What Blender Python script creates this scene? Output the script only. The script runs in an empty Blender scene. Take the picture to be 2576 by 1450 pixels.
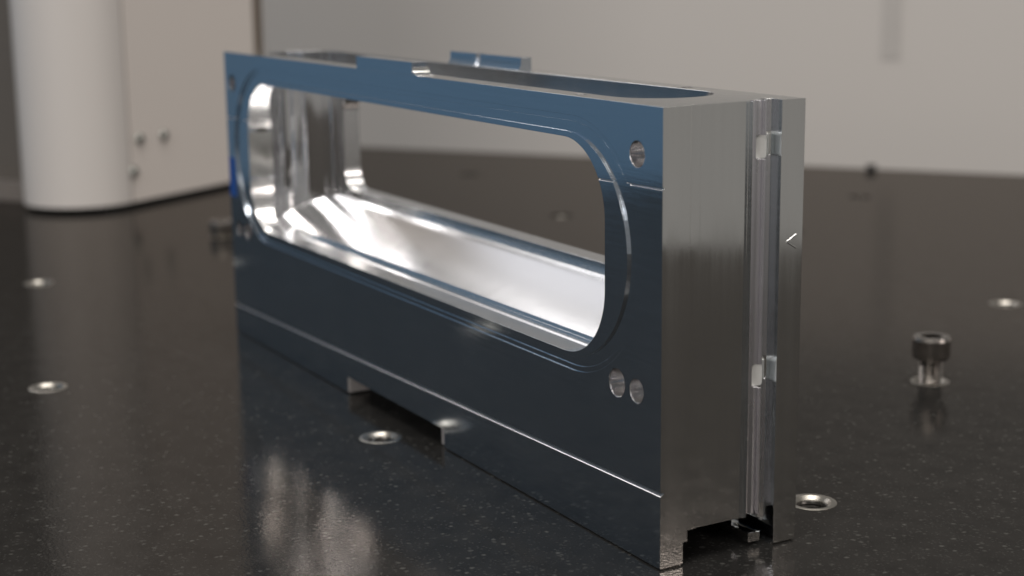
import bpy, bmesh, math, random
from mathutils import Vector, Matrix
random.seed(7)
S = 0.08                      # one modelling unit = the 80 mm height of the machined frame
scene = bpy.context.scene
col = scene.collection
PI = math.pi

# ------------------------------------------------------------------ camera
cam_d = bpy.data.cameras.new('camera')
cam = bpy.data.objects.new('camera', cam_d); col.objects.link(cam)
cam.location = (2.68606*S, -1.84355*S, 1.29294*S)
cam.rotation_euler = (1.368736, 0.011917, 1.062828)
cam_d.sensor_width = 36.0
cam_d.lens = 36.0*4000/2576
cam_d.clip_start = 0.01; cam_d.clip_end = 50
cam_d.dof.use_dof = True
cam_d.dof.focus_distance = 3.62*S
cam_d.dof.aperture_fstop = 17.0
scene.camera = cam

# ------------------------------------------------------------------ world, lamps, exposure
world = bpy.data.worlds.new('World'); scene.world = world; world.use_nodes = True
bg = world.node_tree.nodes['Background']
bg.inputs[0].default_value = (0.52, 0.50, 0.475, 1); bg.inputs[1].default_value = 0.42
AX = Vector((-0.555, 0.832, 0)).normalized()      # table grid direction away from the camera
BX = Vector((-0.832, -0.555, 0)).normalized()     # table grid direction to the left

def area(name, loc, target, sx, sy, power, colr):
    d = bpy.data.lights.new(name, 'AREA'); d.shape = 'RECTANGLE'
    d.size = sx*S; d.size_y = sy*S; d.energy = power; d.color = colr
    o = bpy.data.objects.new(name, d); col.objects.link(o)
    o.location = Vector(loc)*S
    o.rotation_euler = (Vector(target)*S-o.location).to_track_quat('-Z', 'Y').to_euler()
    return o
# ceiling lamps of the measuring room, plus unseen lamps added for reflections
area('ceiling_or_added_lamp', (4, -3, 22), (0, 0, 0), 14, 4, 13.5, (1.0, 0.95, 0.89))
area('ceiling_or_added_lamp', (-2, 3.5, 22), (-5, 6, 0), 16, 4, 13.5, (1.0, 0.95, 0.9))
area('ceiling_or_added_lamp', (10, -18, 11), (0, 0, 0.5), 14, 4, 14.5, (1.0, 0.96, 0.93))  # unseen lamp behind the camera, added to brighten bores and ridges
area('ceiling_or_added_lamp', (-13.5, -0.5, 9.6), (-1.5, 0.1, 0.5), 6, 3, 1.5, (1.0, 0.96, 0.94))  # unseen low lamp, added so the scribe lines and pocket end glint
area('ceiling_or_added_lamp', (15, 8.6, 8.55), (-1.4, 0.2, 0.5), 5.0, 1.9, 3.4, (1.0, 0.91, 0.86))
area('pocket_reflection_light', (-11.9, 3.0, 6.9), (-1.2, 0.25, 0.46), 5.6, 3.0, 0.24, (0.94, 0.94, 1.0))  # unseen panel, added so the pocket floor mirrors white
vs = scene.view_settings
vs.view_transform = 'Standard'; vs.look = 'None'; vs.gamma = 1.0; vs.exposure = 0.0
scene.render.engine = 'CYCLES'
scene.cycles.max_bounces = 14; scene.cycles.glossy_bounces = 10
scene.cycles.caustics_reflective = True
scene.cycles.blur_glossy = 0.6
scene.cycles.sample_clamp_indirect = 16.0

# ------------------------------------------------------------------ materials
def mat(name):
    m = bpy.data.materials.new(name); m.use_nodes = True
    nt = m.node_tree; return m, nt, nt.nodes['Principled BSDF']
def N(nt, t, **kw):
    n = nt.nodes.new(t)
    for k, v in kw.items(): setattr(n, k, v)
    return n
def simple(name, colr, rough, metal=0.0, spec=0.5, noise=0.0, nscale=300):
    m, nt, b = mat(name)
    b.inputs['Roughness'].default_value = rough; b.inputs['Metallic'].default_value = metal
    b.inputs['Specular IOR Level'].default_value = spec
    tc = N(nt, 'ShaderNodeTexCoord'); nz = N(nt, 'ShaderNodeTexNoise')
    nz.inputs['Scale'].default_value = nscale; nz.inputs['Detail'].default_value = 4
    nt.links.new(tc.outputs['Object'], nz.inputs['Vector'])
    mx = N(nt, 'ShaderNodeMix', data_type='RGBA')
    mx.inputs[6].default_value = (*[c*(1-noise) for c in colr], 1)
    mx.inputs[7].default_value = (*[min(1, c*(1+noise)) for c in colr], 1)
    nt.links.new(nz.outputs['Fac'], mx.inputs[0]); nt.links.new(mx.outputs[2], b.inputs['Base Color'])
    return m

def aluminium(name, colr, rough, stretch, rvar=0.05, bump=0.02, bevel=0.00018, fine=1.0, dist=0.0005, detail=6, cvar=0.05):
    """milled aluminium: streaks stretched along the cutter path"""
    m, nt, b = mat(name)
    b.inputs['Metallic'].default_value = 1.0
    tc = N(nt, 'ShaderNodeTexCoord'); mp = N(nt, 'ShaderNodeMapping')
    mp.inputs['Scale'].default_value = stretch
    nt.links.new(tc.outputs['Object'], mp.inputs['Vector'])
    n1 = N(nt, 'ShaderNodeTexNoise'); n1.inputs['Scale'].default_value = fine; n1.inputs['Detail'].default_value = detail
    n1.inputs['Roughness'].default_value = 0.65
    nt.links.new(mp.outputs[0], n1.inputs['Vector'])
    n2 = N(nt, 'ShaderNodeTexNoise'); n2.inputs['Scale'].default_value = 45; n2.inputs['Detail'].default_value = 3
    nt.links.new(tc.outputs['Object'], n2.inputs['Vector'])
    ad = N(nt, 'ShaderNodeMath', operation='ADD'); nt.links.new(n1.outputs['Fac'], ad.inputs[0]); nt.links.new(n2.outputs['Fac'], ad.inputs[1])
    mr = N(nt, 'ShaderNodeMapRange'); mr.inputs[1].default_value = 0.7; mr.inputs[2].default_value = 1.3
    mr.inputs[3].default_value = max(0.02, rough-rvar); mr.inputs[4].default_value = rough+rvar
    nt.links.new(ad.outputs[0], mr.inputs[0]); nt.links.new(mr.outputs[0], b.inputs['Roughness'])
    mx = N(nt, 'ShaderNodeMix', data_type='RGBA')
    mx.inputs[6].default_value = (*[c*(1-cvar) for c in colr], 1); mx.inputs[7].default_value = (*colr, 1)
    nt.links.new(n1.outputs['Fac'], mx.inputs[0]); nt.links.new(mx.outputs[2], b.inputs['Base Color'])
    bv = N(nt, 'ShaderNodeBevel', samples=4); bv.inputs['Radius'].default_value = bevel
    bp = N(nt, 'ShaderNodeBump'); bp.inputs['Strength'].default_value = bump; bp.inputs['Distance'].default_value = dist
    nt.links.new(n1.outputs['Fac'], bp.inputs['Height']); nt.links.new(bv.outputs[0], bp.inputs['Normal'])
    nt.links.new(bp.outputs[0], b.inputs['Normal'])
    return m
M_front = aluminium('milled_aluminium_front', (0.77, 0.82, 0.88), 0.115, (60, 60, 1500), 0.05, 0.010, 0.00006, cvar=0.16)  # bluish base colour carries part of the blue reflection
M_side = aluminium('milled_aluminium_side', (0.90, 0.90, 0.88), 0.095, (420, 420, 5), 0.05, 0.008, 0.0001, cvar=0.14)
M_bore = aluminium('polished_aluminium_pocket', (0.90, 0.90, 0.91), 0.045, (150, 150, 0.8), 0.02, 1.0, 0.00018, 1.0, 0.0016, 2.0)
M_inner = aluminium('pocket_wall_aluminium', (0.78, 0.79, 0.80), 0.14, (300, 300, 30), 0.04, 0.012)
M_groove = aluminium('end_groove_aluminium', (0.82, 0.81, 0.85), 0.26, (600, 600, 10), 0.05, 0.02, 0.00012)  # lavender tint stands in for blue reflections in the groove
M_floor = aluminium('pocket_floor_aluminium', (0.92, 0.92, 0.93), 0.2, (260, 20, 20), 0.01, 0.02)
M_bright = aluminium('bright_aluminium_cut', (0.92, 0.92, 0.92), 0.22, (300, 300, 300), 0.03, 0.006)
M_hole = aluminium('bored_aluminium', (0.88, 0.87, 0.87), 0.13, (80, 1500, 80), 0.04, 0.03)
M_steel = aluminium('stainless_steel', (0.42, 0.40, 0.36), 0.34, (500, 500, 500), 0.06, 0.03, 0.0001)
M_thread = aluminium('shaded_thread_steel', (0.10, 0.095, 0.088), 0.3, (500, 500, 500), 0.06, 0.03, 0.0001)  # shade inside the insert bore put into this dark colour
M_bolt = aluminium('dark_steel', (0.36, 0.335, 0.31), 0.24, (500, 500, 500), 0.06, 0.03, 0.0001)
M_ridge = simple('ridge_aluminium', (0.86, 0.84, 0.84), 0.32, 1.0, 0.5, 0.12, 2500)
M_pocket = simple('slot_highlight_finish', (0.72, 0.72, 0.69), 0.5, 0.3, 0.5, 0.03, 900)  # pale half-metal colour imitates bright reflections in the slots
M_post = simple('relief_highlight_finish', (0.52, 0.49, 0.48), 0.4, 0.5, 0.5, 0.05, 900)  # pale colour imitates the light on the relief walls
M_white = simple('white_powder_coat', (0.63, 0.60, 0.575), 0.42, 0, 0.4, 0.015, 900)
M_white2 = simple('cream_panel_paint', (0.72, 0.67, 0.63), 0.45, 0, 0.4, 0.015, 900)
M_wall = simple('pale_grey_wall_paint', (0.56, 0.535, 0.51), 0.7, 0, 0.3, 0.02, 6)
M_dark = simple('dark_machine_paint', (0.13, 0.115, 0.10), 0.5, 0, 0.4, 0.06, 200)
M_ledge = simple('grey_machine_ledge', (0.19, 0.17, 0.155), 0.45, 0, 0.4, 0.05, 200)
M_brown = simple('gap_shade_brown', (0.16, 0.125, 0.095), 0.7, 0, 0.3, 0.06, 200)
M_screw = simple('dark_screw_steel', (0.30, 0.31, 0.29), 0.3, 1.0, 0.5, 0.05, 500)
M_black = simple('black_rubber', (0.012, 0.012, 0.012), 0.6, 0, 0.3, 0.1, 400)
M_blue = simple('blue_reflector_paint', (0.108, 0.200, 0.310), 0.6, 0, 0.3, 0.04, 5)
M_navy = simple('navy_reflector_paint', (0.10, 0.185, 0.29), 0.6, 0, 0.3, 0.04, 5)
M_strip = simple('blue_strip_finish', (0.015, 0.075, 0.30), 0.5, 0, 0.3, 0.08, 300)
M_band = simple('grey_wall_band', (0.47, 0.45, 0.43), 0.6, 0, 0.3, 0.03, 100)

def granite():
    m, nt, b = mat('black_granite')
    L = nt.links.new
    tc = N(nt, 'ShaderNodeTexCoord')
    wob = N(nt, 'ShaderNodeTexNoise'); wob.inputs['Scale'].default_value = 900; wob.inputs['Detail'].default_value = 2
    L(tc.outputs['Object'], wob.inputs['Vector'])
    def flecks(scale, thr, size, seedoff):
        off = N(nt, 'ShaderNodeVectorMath', operation='ADD'); off.inputs[1].default_value = (seedoff, seedoff*2.3, 0)
        L(tc.outputs['Object'], off.inputs[0])
        ws = N(nt, 'ShaderNodeVectorMath', operation='MULTIPLY_ADD'); ws.inputs[1].default_value = (0.0006,)*3
        L(wob.outputs['Color'], ws.inputs[0]); L(off.outputs[0], ws.inputs[2])
        v = N(nt, 'ShaderNodeTexVoronoi'); v.inputs['Scale'].default_value = scale
        L(ws.outputs[0], v.inputs['Vector'])
        sep = N(nt, 'ShaderNodeSeparateColor'); L(v.outputs['Color'], sep.inputs[0])
        pick = N(nt, 'ShaderNodeMapRange'); pick.inputs[1].default_value = thr; pick.inputs[2].default_value = 1.0
        L(sep.outputs[0], pick.inputs[0])
        d = N(nt, 'ShaderNodeMapRange'); d.inputs[1].default_value = size; d.inputs[2].default_value = size*0.35
        L(v.outputs['Distance'], d.inputs[0])
        mu = N(nt, 'ShaderNodeMath', operation='MULTIPLY'); L(pick.outputs[0], mu.inputs[0]); L(d.outputs[0], mu.inputs[1])
        return mu
    f1 = flecks(680, 0.62, 0.38, 0.0); f2 = flecks(1400, 0.40, 0.42, 3.7); f3 = flecks(380, 0.92, 0.24, 9.1)
    hf = N(nt, 'ShaderNodeMath', operation='MULTIPLY'); hf.inputs[1].default_value = 0.5; L(f2.outputs[0], hf.inputs[0]); f2 = hf
    s1 = N(nt, 'ShaderNodeMath', operation='ADD'); L(f1.outputs[0], s1.inputs[0]); L(f2.outputs[0], s1.inputs[1])
    s2 = N(nt, 'ShaderNodeMath', operation='ADD', use_clamp=True); L(s1.outputs[0], s2.inputs[0]); L(f3.outputs[0], s2.inputs[1])
    cl = N(nt, 'ShaderNodeTexNoise'); cl.inputs['Scale'].default_value = 160; cl.inputs['Detail'].default_value = 5
    L(tc.outputs['Object'], cl.inputs['Vector'])
    base = N(nt, 'ShaderNodeMix', data_type='RGBA')
    base.inputs[6].default_value = (0.010, 0.010, 0.010, 1); base.inputs[7].default_value = (0.030, 0.029, 0.0275, 1)
    L(cl.outputs['Fac'], base.inputs[0])
    mx = N(nt, 'ShaderNodeMix', data_type='RGBA'); mx.inputs[7].default_value = (0.072, 0.072, 0.067, 1)
    L(s2.outputs[0], mx.inputs[0]); L(base.outputs[2], mx.inputs[6]); L(mx.outputs[2], b.inputs['Base Color'])
    rr = N(nt, 'ShaderNodeMapRange'); rr.inputs[3].default_value = 0.05; rr.inputs[4].default_value = 0.13
    L(cl.outputs['Fac'], rr.inputs[0]); L(rr.outputs[0], b.inputs['Roughness'])
    b.inputs['Specular IOR Level'].default_value = 0.0
    gl = N(nt, 'ShaderNodeBsdfGlossy'); gl.inputs['Color'].default_value = (0.46, 0.425, 0.395, 1)
    fr = N(nt, 'ShaderNodeFresnel'); fr.inputs['IOR'].default_value = 1.45
    ms = N(nt, 'ShaderNodeMixShader'); L(fr.outputs[0], ms.inputs[0]); L(b.outputs[0], ms.inputs[1]); L(gl.outputs[0], ms.inputs[2])
    L(rr.outputs[0], gl.inputs['Roughness']); L(ms.outputs[0], nt.nodes['Material Output'].inputs['Surface'])
    bp = N(nt, 'ShaderNodeBump'); bp.inputs['Strength'].default_value = 0.06; bp.inputs['Distance'].default_value = 0.0004
    fn = N(nt, 'ShaderNodeTexNoise'); fn.inputs['Scale'].default_value = 1400; fn.inputs['Detail'].default_value = 3
    L(tc.outputs['Object'], fn.inputs['Vector']); L(fn.outputs['Fac'], bp.inputs['Height']); L(bp.outputs[0], b.inputs['Normal']); L(bp.outputs[0], gl.inputs['Normal'])
    return m
M_granite = granite()

# ------------------------------------------------------------------ helpers
def link(name, me, mats, parent=None, smooth=None):
    """mesh in modelling units -> object in metres"""
    me.transform(Matrix.Scale(S, 4))
    me.name = name
    if not isinstance(mats, (list, tuple)): mats = [mats]
    me.materials.clear()
    for m in mats: me.materials.append(m)
    if smooth:
        for p in me.polygons: p.use_smooth = True
        me.set_sharp_from_angle(angle=math.radians(smooth))
    o = bpy.data.objects.new(name, me); col.objects.link(o)
    if parent: o.parent = parent
    return o
def from_bm(bm, name='m'):
    bmesh.ops.recalc_face_normals(bm, faces=bm.faces)
    me = bpy.data.meshes.new(name); bm.to_mesh(me); bm.free(); return me
def thing(name, label, cat, loc=(0, 0, 0), group=None):
    o = bpy.data.objects.new(name, None); col.objects.link(o); o.empty_display_size = 0.01
    o.location = Vector(loc)*S; o['label'] = label; o['category'] = cat
    if group: o['group'] = group
    return o
def prism(bm, outline, f0, f1):
    """close two rings f0(p), f1(p) of an outline of 2D points"""
    a = [bm.verts.new(f0(p)) for p in outline]; b = [bm.verts.new(f1(p)) for p in outline]
    n = len(outline)
    bm.faces.new(a); bm.faces.new(list(reversed(b)))
    for i in range(n): bm.faces.new((a[i], b[i], b[(i+1) % n], a[(i+1) % n]))
def boxm(x0, x1, y0, y1, z0, z1, bm=None):
    bm = bm or bmesh.new()
    prism(bm, [(x0, y0), (x1, y0), (x1, y1), (x0, y1)], lambda p: (p[0], p[1], z0), lambda p: (p[0], p[1], z1))
    return bm
def rrect(u0, u1, v0, v1, r, n=14):
    pts = []
    for cx, cy, a0 in ((u1-r, v1-r, 0), (u0+r, v1-r, 90), (u0+r, v0+r, 180), (u1-r, v0+r, 270)):
        for i in range(n+1):
            t = math.radians(a0+90*i/n); pts.append((cx+r*math.cos(t), cy+r*math.sin(t)))
    out = []
    for p in pts:
        if not out or (abs(p[0]-out[-1][0])+abs(p[1]-out[-1][1])) > 1e-6: out.append(p)
    if abs(out[0][0]-out[-1][0])+abs(out[0][1]-out[-1][1]) < 1e-6: out.pop()
    return out
def circle(cx, cy, r, n=40): return [(cx+r*math.cos(2*PI*i/n), cy+r*math.sin(2*PI*i/n)) for i in range(n)]
def y_prism(outline, y0, y1):
    bm = bmesh.new(); prism(bm, outline, lambda p: (p[0], y0, p[1]), lambda p: (p[0], y1, p[1])); return bm
def z_prism(outline, z0, z1):
    bm = bmesh.new(); prism(bm, outline, lambda p: (p[0], p[1], z0), lambda p: (p[0], p[1], z1)); return bm
def x_prism(outline, x0, x1):
    bm = bmesh.new(); prism(bm, outline, lambda p: (x0, p[0], p[1]), lambda p: (x1, p[0], p[1])); return bm
def cut(me, cutters, op='DIFFERENCE'):
    """boolean a mesh with a list of bmeshes, one after the other"""
    o = bpy.data.objects.new('work', me); col.objects.link(o)
    tmp = []
    for c in cutters:
        co = bpy.data.objects.new('cutter', from_bm(c)); col.objects.link(co); tmp.append(co)
        md = o.modifiers.new('b', 'BOOLEAN'); md.operation = op; md.solver = 'EXACT'; md.object = co
    dg = bpy.context.evaluated_depsgraph_get()
    res = bpy.data.meshes.new_from_object(o.evaluated_get(dg))
    for t in tmp+[o]: bpy.data.objects.remove(t, do_unlink=True)
    return res
def lathe(profile, n=40, ang0=0):
    bm = bmesh.new(); rings = []
    for r, z in profile:
        if r < 1e-6: rings.append([bm.verts.new((0, 0, z))])
        else: rings.append([bm.verts.new((r*math.cos(ang0+2*PI*i/n), r*math.sin(ang0+2*PI*i/n), z)) for i in range(n)])
    for A, B in zip(rings, rings[1:]):
        for i in range(n):
            j = (i+1) % n
            if len(A) == 1 and len(B) == 1: continue
            if len(A) == 1: bm.faces.new((A[0], B[j], B[i]))
            elif len(B) == 1: bm.faces.new((A[i], A[j], B[0]))
            else: bm.faces.new((A[i], A[j], B[j], B[i]))
    return bm
def ab(al, be, z=0.0):
    v = AX*al+BX*be; return (v.x, v.y, z)

# ------------------------------------------------------------------ granite table with threaded inserts
G0 = Vector((-0.1813, 0.5687, 0)); GA = Vector((-0.6924, 1.0403, 0)); GB = Vector((-1.0384, -0.6744, 0))
SPOTS = [(0, 0), (0, 1), (0, 2), (1, 0), (1, 1), (1, 2), (1, 3), (2, 0), (2, 1), (2, 2), (2, 3), (3, 1), (3, 2), (3, 3),
         (4, 1), (4, 2), (4, 3), (4, 4), (0, -1), (-1, 1), (-1, 0), (-1, -1)]
corner = [ab(7.0, -4.0), ab(6.62, 6.2), ab(-7, 6.2), ab(-7, -4.0)]
bm = bmesh.new()
prism(bm, [(c[0], c[1]) for c in corner], lambda p: (p[0], p[1], -2.2), lambda p: (p[0], p[1], 0.0))
tb = from_bm(bm)
bmc = bmesh.new()
for m, n in SPOTS:
    p = G0+GA*m+GB*n
    prism(bmc, circle(p.x, p.y, 0.0585, 32), lambda q: (q[0], q[1], -0.3), lambda q: (q[0], q[1], 0.1))
tb = cut(tb, [bmc])
table = link('granite_table', tb, M_granite); table['kind'] = 'structure'
table['label'] = 'black speckled granite measuring table with threaded steel inserts'
prof = [(0.0585, -0.2), (0.0600, -0.004), (0.0600, 0.0006), (0.0588, 0.0014), (0.0480, 0.0012), (0.0468, 0.0), (0.0385, -0.007), (0.0380, -0.009),
        (0.0360, -0.010), (0.0355, -0.012)]
z = -0.012
for i in range(8):
    prof += [(0.0325, z-0.004), (0.0355, z-0.008)]; z -= 0.008
prof += [(0.0355, -0.16), (0.0, -0.165)]
ins_me = None
for m, n in SPOTS:
    p = G0+GA*m+GB*n
    if ins_me is None:
        o = link('threaded_insert', from_bm(lathe(prof, 48)), [M_steel, M_thread], table, 35); ins_me = o.data
        for p_ in ins_me.polygons: p_.material_index = 1 if p_.center.z < -0.0092*S and math.hypot(p_.center.x, p_.center.y) < 0.05*S else 0
    else:
        o = bpy.data.objects.new('threaded_insert', ins_me); col.objects.link(o); o.parent = table
    o.location = (p-Vector((0, 0, 0.016 if m > 2 else 0.0)))*S

# ------------------------------------------------------------------ back wall and unseen reflectors
def upright(name, p0, p1, thick, z0, z1, m, parent=None):
    """vertical slab from p0 to p1 (plan points), thickened away to the left of the run"""
    a = Vector((p0[0], p0[1], 0)); b = Vector((p1[0], p1[1], 0)); d = (b-a).normalized(); nrm = Vector((-d.y, d.x, 0))*thick
    bm = bmesh.new()
    prism(bm, [(q.x, q.y) for q in (a, b, b+nrm, a+nrm)], lambda q: (q[0], q[1], z0), lambda q: (q[0], q[1], z1))
    return link(name, from_bm(bm), m, parent)
w = upright('wall', ab(9.0, -16), ab(9.0, 16), -0.6, -11, 1.75, M_wall); w['kind'] = 'structure'
w = upright('blue_reflector', ab(-22, 16), ab(6, 16), 0.6, -11, 2.4, M_blue); w['kind'] = 'structure'  # unseen slab added for the front face to mirror blue
w = upright('navy_reflector', ab(-22, 16), ab(6, 16), 0.5, 2.41, 14, M_navy); w['kind'] = 'structure'  # unseen upper slab added to keep mirrored light on the granite dark

# ------------------------------------------------------------------ machine column at the left, on the table
def local_ab(outline): return [ab(al, be)[:2] for al, be in outline]
colm = thing('machine_column', 'off-white machine column with rounded nose and screwed side panel on the granite table', 'machine', ab(4.2, 4.95))
CO = Vector(ab(4.2, 4.95))
def col_piece(name, outline, z0, z1, m, smooth=None, parent=None):
    bm = z_prism([(p[0]-CO.x, p[1]-CO.y) for p in local_ab(outline)], z0, z1)
    return link(name, from_bm(bm), m, parent or colm, smooth)
nose = [(3.66+0.318*math.cos(t), 4.908+0.318*math.sin(t)) for t in [PI/2+PI*i/40 for i in range(41)]]
nose[0] = (3.66, 5.226); nose[-1] = (3.66, 4.59)
col_piece('nose_cover', [(3.685, 5.226)]+nose[1:-1]+[(3.685, 4.59)], 0.03, 3.6, M_white, 30)
pan = col_piece('side_panel', [(3.70, 4.592), (4.865, 4.592), (4.865, 5.224), (3.70, 5.224)], 0.03, 3.6, M_white2)
col_piece('base_foot', [(3.55, 4.66), (4.8, 4.66), (4.8, 5.18), (3.55, 5.18)], 0.0, 0.05, M_black)
col_piece('gap_shade_strip', [(4.87, 4.62), (4.99, 4.62), (4.99, 5.2), (4.87, 5.2)], 0.03, 3.6, M_brown)  # dark strip stands in for the shadowed gap behind the column
scr = None
for al, zz in ((3.776, 0.37), (3.98, 0.369), (3.711, 0.196)):
    if scr is None:
        bmx = lathe([(0.031, -0.004), (0.031, 0.008), (0.025, 0.018), (0.014, 0.022), (0.012, 0.014), (0, 0.013)], 24)
        me = from_bm(bmx); me.transform((-BX).to_track_quat('Z', 'Y').to_matrix().to_4x4())
        o = link('screw', me, M_screw, colm, 35); scr = o.data
    else:
        o = bpy.data.objects.new('screw', scr); col.objects.link(o); o.parent = colm
    o.location = (Vector(ab(al, 4.592, zz))-Vector((CO.x, CO.y, 0)))*S
# dark beam of the machine behind the column
bt = thing('machine_beam', 'dark grey-brown machine beam with stepped ledges behind the white column', 'machine', ab(3.85, 6.6))
BO = Vector(ab(3.85, 6.6))
def beam(name, al0, al1, z0, z1, m):
    bm = z_prism([(p[0]-BO.x, p[1]-BO.y) for p in local_ab([(al0, 5.23), (al1, 5.23), (al1, 9.0), (al0, 9.0)])], z0, z1)
    return link(name, from_bm(bm), m, bt)
beam('beam_body', 3.82, 4.5, 0.0, 3.4, M_dark)
beam('ledge', 3.62, 3.816, 0.0, 0.045, M_ledge)
beam('ledge', 3.72, 3.816, 0.048, 0.10, M_ledge)
beam('ledge', 3.77, 3.816, 0.104, 0.145, M_dark)

# ------------------------------------------------------------------ small background things
kp = Vector(ab(6.70, 1.30))
k = thing('rubber_knob', 'small black rubber knob at the back edge of the granite table', 'knob', kp)
link('foot', from_bm(lathe([(0.0, 0.0), (0.03, 0.0), (0.03, 0.008), (0.022, 0.012), (0.018, 0.016), (0.0, 0.016)], 24)), M_black, k, 35)
link('cap', from_bm(lathe([(0.0, 0.017), (0.026, 0.017), (0.034, 0.022), (0.034, 0.028), (0.026, 0.037), (0.012, 0.041), (0.0, 0.042)], 24)), M_black, k, 35)
o = upright('wall_band', ab(8.994, 1.70), ab(8.994, 1.85), -0.005, 0.55, 1.7, M_band)  # thin, slightly darker band almost flush with the wall
o['label'] = 'grey vertical duct hanging on the pale wall'; o['category'] = 'band'

# ------------------------------------------------------------------ the machined frame
LX, DY = 2.7024, 0.3692
frame = thing('machined_frame', 'milled aluminium frame block with long rounded window standing on the granite table', 'machined part', (-LX/2, DY/2, 0))
FO = Vector((-LX/2, DY/2, 0))
def fpart(name, me, mats, smooth=None, parent=None):
    me.transform(Matrix.Translation(-FO)); return link(name, me, mats, parent or frame, smooth)
body = from_bm(boxm(-LX, 0, 0, DY, 0, 1.0))
C = []
# pocket open to the top, with a floor rising to the back
stad = rrect(-2.54, -0.165, 0.06, 0.31, 0.1249, 22)
bmk = bmesh.new()
prism(bmk, stad, lambda p: (p[0], p[1], 0.405+(p[1]-0.06)*0.38), lambda p: (p[0], p[1], 1.2)); C.append(bmk)
C.append(y_prism(rrect(-2.49, -0.222, 0.410, 0.907, 0.172, 20), -0.1, 0.10))          # front window
C.append(y_prism(rrect(-2.39, -0.312, 0.532, 0.872, 0.07, 12), 0.26, 0.5))            # back window
ring = lambda x0, x1, z0, z1, r: rrect(x0, x1, z0, z1, r, 28)
def ring_cut(o, i, depth):
    a = from_bm(y_prism(o, -0.1, depth)); r = cut(a, [y_prism(i, -0.2, depth+0.1)])
    b = bmesh.new(); b.from_mesh(r); return b
C.append(ring_cut(ring(-2.628, -0.073, 0.370, 0.957, 0.29), ring(-2.552, -0.120, 0.399, 0.920, 0.257), 0.0030))
C.append(ring_cut(ring(-2.614, -0.086, 0.382, 0.944, 0.279), ring(-2.566, -0.132, 0.3995, 0.9205, 0.259), 0.0055))
HOLES = [(-2.630, 0.894, 0.029), (-0.095, 0.895, 0.0290), (-0.172, 0.382, 0.0325), (-0.094, 0.381, 0.0275), (-2.622, 0.385, 0.027), (-2.536, 0.386, 0.031)]
for hx, hz, r in HOLES: C.append(y_prism(circle(hx, hz, r, 48), -0.1, 0.10))
C.append(boxm(-3, 0.2, 0.06, 0.307, -0.1, 0.054)); C.append(boxm(-3.1, 0.3, 0.073, 0.293, -0.2, 0.0765))   # channel underneath
nt_ = [(-1.69, -0.1), (-1.035, -0.1), (-1.035, 0.022)]+[(-1.085+0.05*math.cos(t), 0.022+0.05*math.sin(t)) for t in [PI/2*i/10 for i in range(1, 11)]]+[(-1.69, 0.072)]
C.append(z_prism(nt_, -0.15, 0.054))                                                   # relief under the front edge
C.append(boxm(-0.007, 0.2, 0.071, 0.229, -0.3, 1.3)); C.append(boxm(-0.011, 0.21, 0.100, 0.222, -0.32, 1.32))                                   # end face stepped back
arc = [(0.2295, 0.05), (0.2295, -0.012)]+[(0.2475-0.0175*math.cos(t), -0.012-0.014*math.sin(t)) for t in [PI*i/12 for i in range(0, 13)]][1:]+[(0.268, -0.012), (0.268, 0.05)]
C.append(z_prism([(b_, a_) for a_, b_ in arc], -0.25, 1.25))
C.append(z_prism([(0.05, 0.272), (-0.040, 0.272), (-0.046, 0.278), (-0.046, 0.296), (-0.036, 0.306), (0.05, 0.306)], -0.35, 1.35))
C.append(boxm(-0.009, 0.2, 0.2675, 0.2725, -0.4, 1.4))
def scribe(x0, z0, x1, z1, h, d):                                                       # overlap line left by the face mill
    bm = bmesh.new()
    sec = [(-0.05, 0.0), (0.0, 0.0), (d, h*0.9), (0.0, h), (-0.05, h)]
    A = [bm.verts.new((x0, y, z0+q)) for y, q in sec]; B = [bm.verts.new((x1, y, z1+q)) for y, q in sec]
    bm.faces.new(A); bm.faces.new(B[::-1])
    for i in range(5): bm.faces.new((A[i], B[i], B[(i+1) % 5], A[(i+1) % 5]))
    return bm
C.append(scribe(-2.8, 0.0935, 0.1, 0.1695, 0.0085, 0.0100)); C.append(scribe(-2.8, 0.766, 0.1, 0.8315, 0.0044, 0.0050))
for yy, sgn in ((0.0, 1), (DY, -1)):
    C.append(x_prism([(yy-0.02*sgn, -0.02), (yy+0.008*sgn, -0.02), (yy+0.008*sgn, 0.0035), (yy-0.02*sgn, 0.0045)], -3.2, 0.4))
C.append(boxm(-0.008, 0.3, -0.5, 0.9, -0.05, 0.0045))
for z0, z1 in ((0.874, 0.926), (0.369, 0.422)):
    C.append(x_prism(rrect(0.2565, 0.2885, z0, z1, 0.006, 5), -0.054, 0.2))
for hx, hy in ((-0.375, 0.034), (-0.403, 0.343)):                                       # small tapped holes in the rim
    C.append(z_prism(circle(hx, hy, 0.014, 24), 0.93, 1.2))
body = cut(body, C)
mi = []
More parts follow.
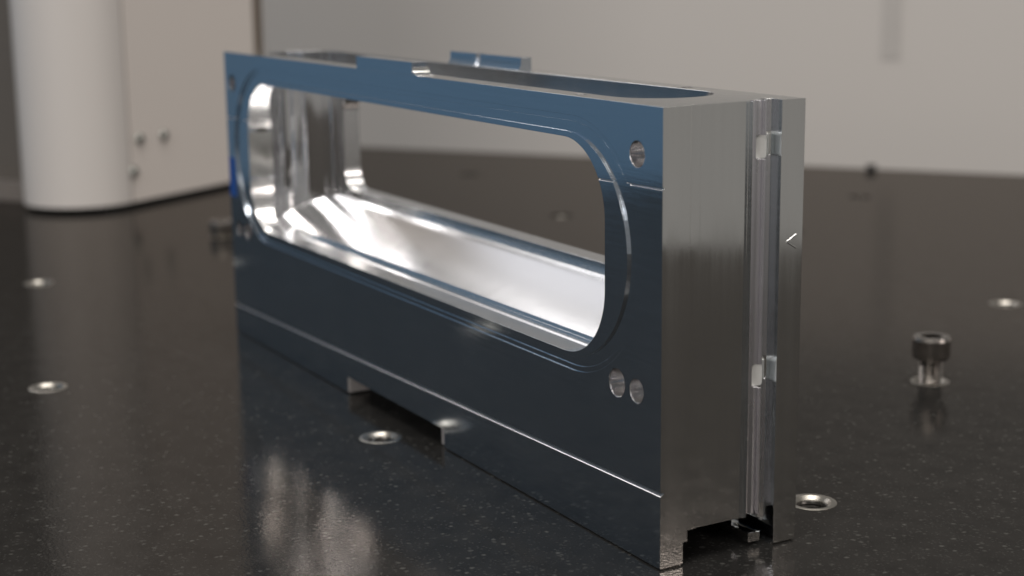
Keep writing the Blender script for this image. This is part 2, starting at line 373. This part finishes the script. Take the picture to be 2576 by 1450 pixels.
for p in body.polygons:
    c, n = p.center, p.normal
    slot = 0.2555 < c.y < 0.2895 and c.x < -0.0465 and c.x > -0.06 and (0.36 < c.z < 0.43 or 0.87 < c.z < 0.93)
    groove = 0.2296 < c.y < 0.2725 and c.x > -0.052 and c.x < -0.0075
    inside = (-2.55 < c.x < -0.15) and (0.05 < c.y < 0.32) and 0.3 < c.z < 0.999
    if slot: mi.append(5)
    elif groove: mi.append(8)
    elif c.y < 0.0062 and n.z > 0.2 and n.y < -0.2 and (0.08 < c.z < 0.19 or 0.75 < c.z < 0.85): mi.append(6)
    elif inside and n.z > 0.8: mi.append(3)
    elif inside and abs(n.y) > 0.97: mi.append(7)
    elif inside: mi.append(2)
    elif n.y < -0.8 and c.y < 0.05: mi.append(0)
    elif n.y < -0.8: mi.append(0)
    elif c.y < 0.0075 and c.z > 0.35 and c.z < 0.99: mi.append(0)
    elif c.y < 0.062 and c.z > 0.35 and c.z < 0.99 and abs(n.x)+abs(n.z) > 0.8 and n.x < 0.999 and c.x < -0.05: mi.append(4)
    elif c.y > 0.305 and -2.5 < c.x < -0.2 and c.z < 0.95 and c.z > 0.4: mi.append(4)
    else: mi.append(1)
for p, i in zip(body.polygons, mi): p.material_index = i
save = mi
bo = fpart('body', body, [M_front, M_side, M_bore, M_floor, M_bright, M_pocket, M_ridge, M_inner, M_groove])
bo.data.polygons.foreach_set('material_index', save)
# bores of the bolt holes
for hx, hz, r in HOLES:
    y1 = 0.085
    me = from_bm(lathe([(r-0.0012, 0.0), (r-0.0005, 0.0), (r-0.0005, y1), (0.0, y1)], 48))
    me.transform(Matrix.Translation((hx, 0.0025, hz)) @ Matrix.Rotation(-PI/2, 4, 'X'))
    bm = bmesh.new(); bm.from_mesh(me)
    for f in bm.faces: f.normal_flip()
    bm.to_mesh(me); bm.free()
    fpart('bolt_hole', me, M_hole, 35)
# tab on the front rim and lug on the back rim
tab = from_bm(x_prism([(0.0008, 0.996), (0.052, 0.996), (0.052, 1.004), (0.044, 1.012), (0.044, 1.0345), (0.0008, 1.0345)], -1.5525, -1.184))
fpart('locating_tab', tab, [M_front])
ft = from_bm(y_prism([(-1.1845, 0.9965), (-1.152, 0.9965), (-1.152, 1.0008), (-1.168, 1.003), (-1.178, 1.009), (-1.1845, 1.022)], 0.0015, 0.05))
fpart('tab_fillet', ft, M_side, 40)
for x0, x1, nm in ((-1.616, -1.452, 'back_lug'), (-1.424, -1.184, 'back_lug')):
    lug = from_bm(x_prism([(0.327, 0.9965), (0.3685, 0.9965), (0.3685, 1.034), (0.336, 1.034), (0.335, 1.012), (0.3275, 1.0)], x0, x1))
    fpart(nm, lug, M_front)
fpart('lug_bridge', from_bm(x_prism([(0.325, 0.9968), (0.3680, 0.9968), (0.3680, 1.018), (0.348, 1.018), (0.340, 1.008)], -1.4518, -1.4242)), M_bright)
# blue strip at the far end of the front face
fpart('blue_strip', from_bm(boxm(-2.698, -2.640, -0.0015, 0.001, 0.495, 0.632)), M_strip)
# engraved arrow on the end face
def stroke(y0, z0, y1, z1, wd=0.0022):
    d = Vector((y1-y0, z1-z0)).normalized(); nn = Vector((-d.y, d.x))*wd
    bm = bmesh.new()
    pts = [(y0+nn.x, z0+nn.y), (y1+nn.x, z1+nn.y), (y1-nn.x, z1-nn.y), (y0-nn.x, z0-nn.y)]
    mid = [(y0, z0), (y1, z1)]
    A = [bm.verts.new((0.0004, *p)) for p in pts]; T = [bm.verts.new((0.0020, *p)) for p in mid]
    bm.faces.new((A[0], A[1], T[1], T[0])); bm.faces.new((A[2], A[3], T[0], T[1]))
    bm.faces.new((A[1], A[2], T[1])); bm.faces.new((A[3], A[0], T[0])); bm.faces.new(A)
    fpart('engraved_stroke', from_bm(bm), M_bright)
stroke(0.326, 0.692, 0.352, 0.706); stroke(0.326, 0.6915, 0.352, 0.6755)
# pale plates added in the end groove slots to imitate bright reflections
for z0, z1 in ((0.8745, 0.9255), (0.3695, 0.4215)):
    fpart('slot_highlight_plate', from_bm(x_prism(rrect(0.2575, 0.2880, z0, z1, 0.006, 5), -0.0535, -0.028)), M_pocket)
# pale post and plate added to stand in for lit relief walls
fpart('relief_highlight_post', from_bm(z_prism(circle(-1.066, 0.041, 0.030, 32), 0.003, 0.0535)), M_post, 40)
fpart('relief_highlight_plate', from_bm(boxm(-1.6895, -1.683, 0.003, 0.0705, 0.006, 0.0535)), M_post)
# guide key under the frame
key = from_bm(x_prism([(0.252, 0.010), (0.284, 0.010), (0.284, 0.030), (0.274, 0.032), (0.271, 0.029), (0.268, 0.032), (0.252, 0.032)], -0.16, -0.02))
fpart('guide_key', key, M_side)
fpart('key_web', from_bm(boxm(-0.155, -0.09, 0.258, 0.278, 0.0305, 0.078)), M_side)

# ------------------------------------------------------------------ socket cap screws
def cap_screw(name, label, gp, lift):
    t = thing(name, label, 'screw', gp, None)
    hb = lathe([(0.0, lift), (0.036, lift), (0.050, lift+0.004), (0.0545, lift+0.012), (0.0585, lift+0.014), (0.0585, lift+0.068), (0.0545, lift+0.076), (0.0500, lift+0.0775), (0.0, lift+0.0775)], 48)
    hm = cut(from_bm(hb), [z_prism(circle(0, 0, 0.036, 6), lift+0.035, lift+0.2)])
    link('head', hm, M_bolt, t, 14)
    pr = [(0.0, -0.10), (0.032, -0.10)]; z = -0.10
    while z < lift-0.006:
        pr += [(0.0375, z+0.006), (0.0375, z+0.007), (0.0320, z+0.0125)]; z += 0.0125
    pr += [(0.033, lift+0.002), (0.0, lift+0.002)]
    link('threaded_shank', from_bm(lathe(pr, 40)), M_bolt, t, 20)
    return t
cap_screw('cap_screw', 'steel socket head cap screw standing half screwed out of an open table insert', G0+GA, 0.068)
cap_screw('cap_screw', 'steel socket head cap screw screwed fully down beside the white machine column', G0+GA*2+GB*3, 0.003)
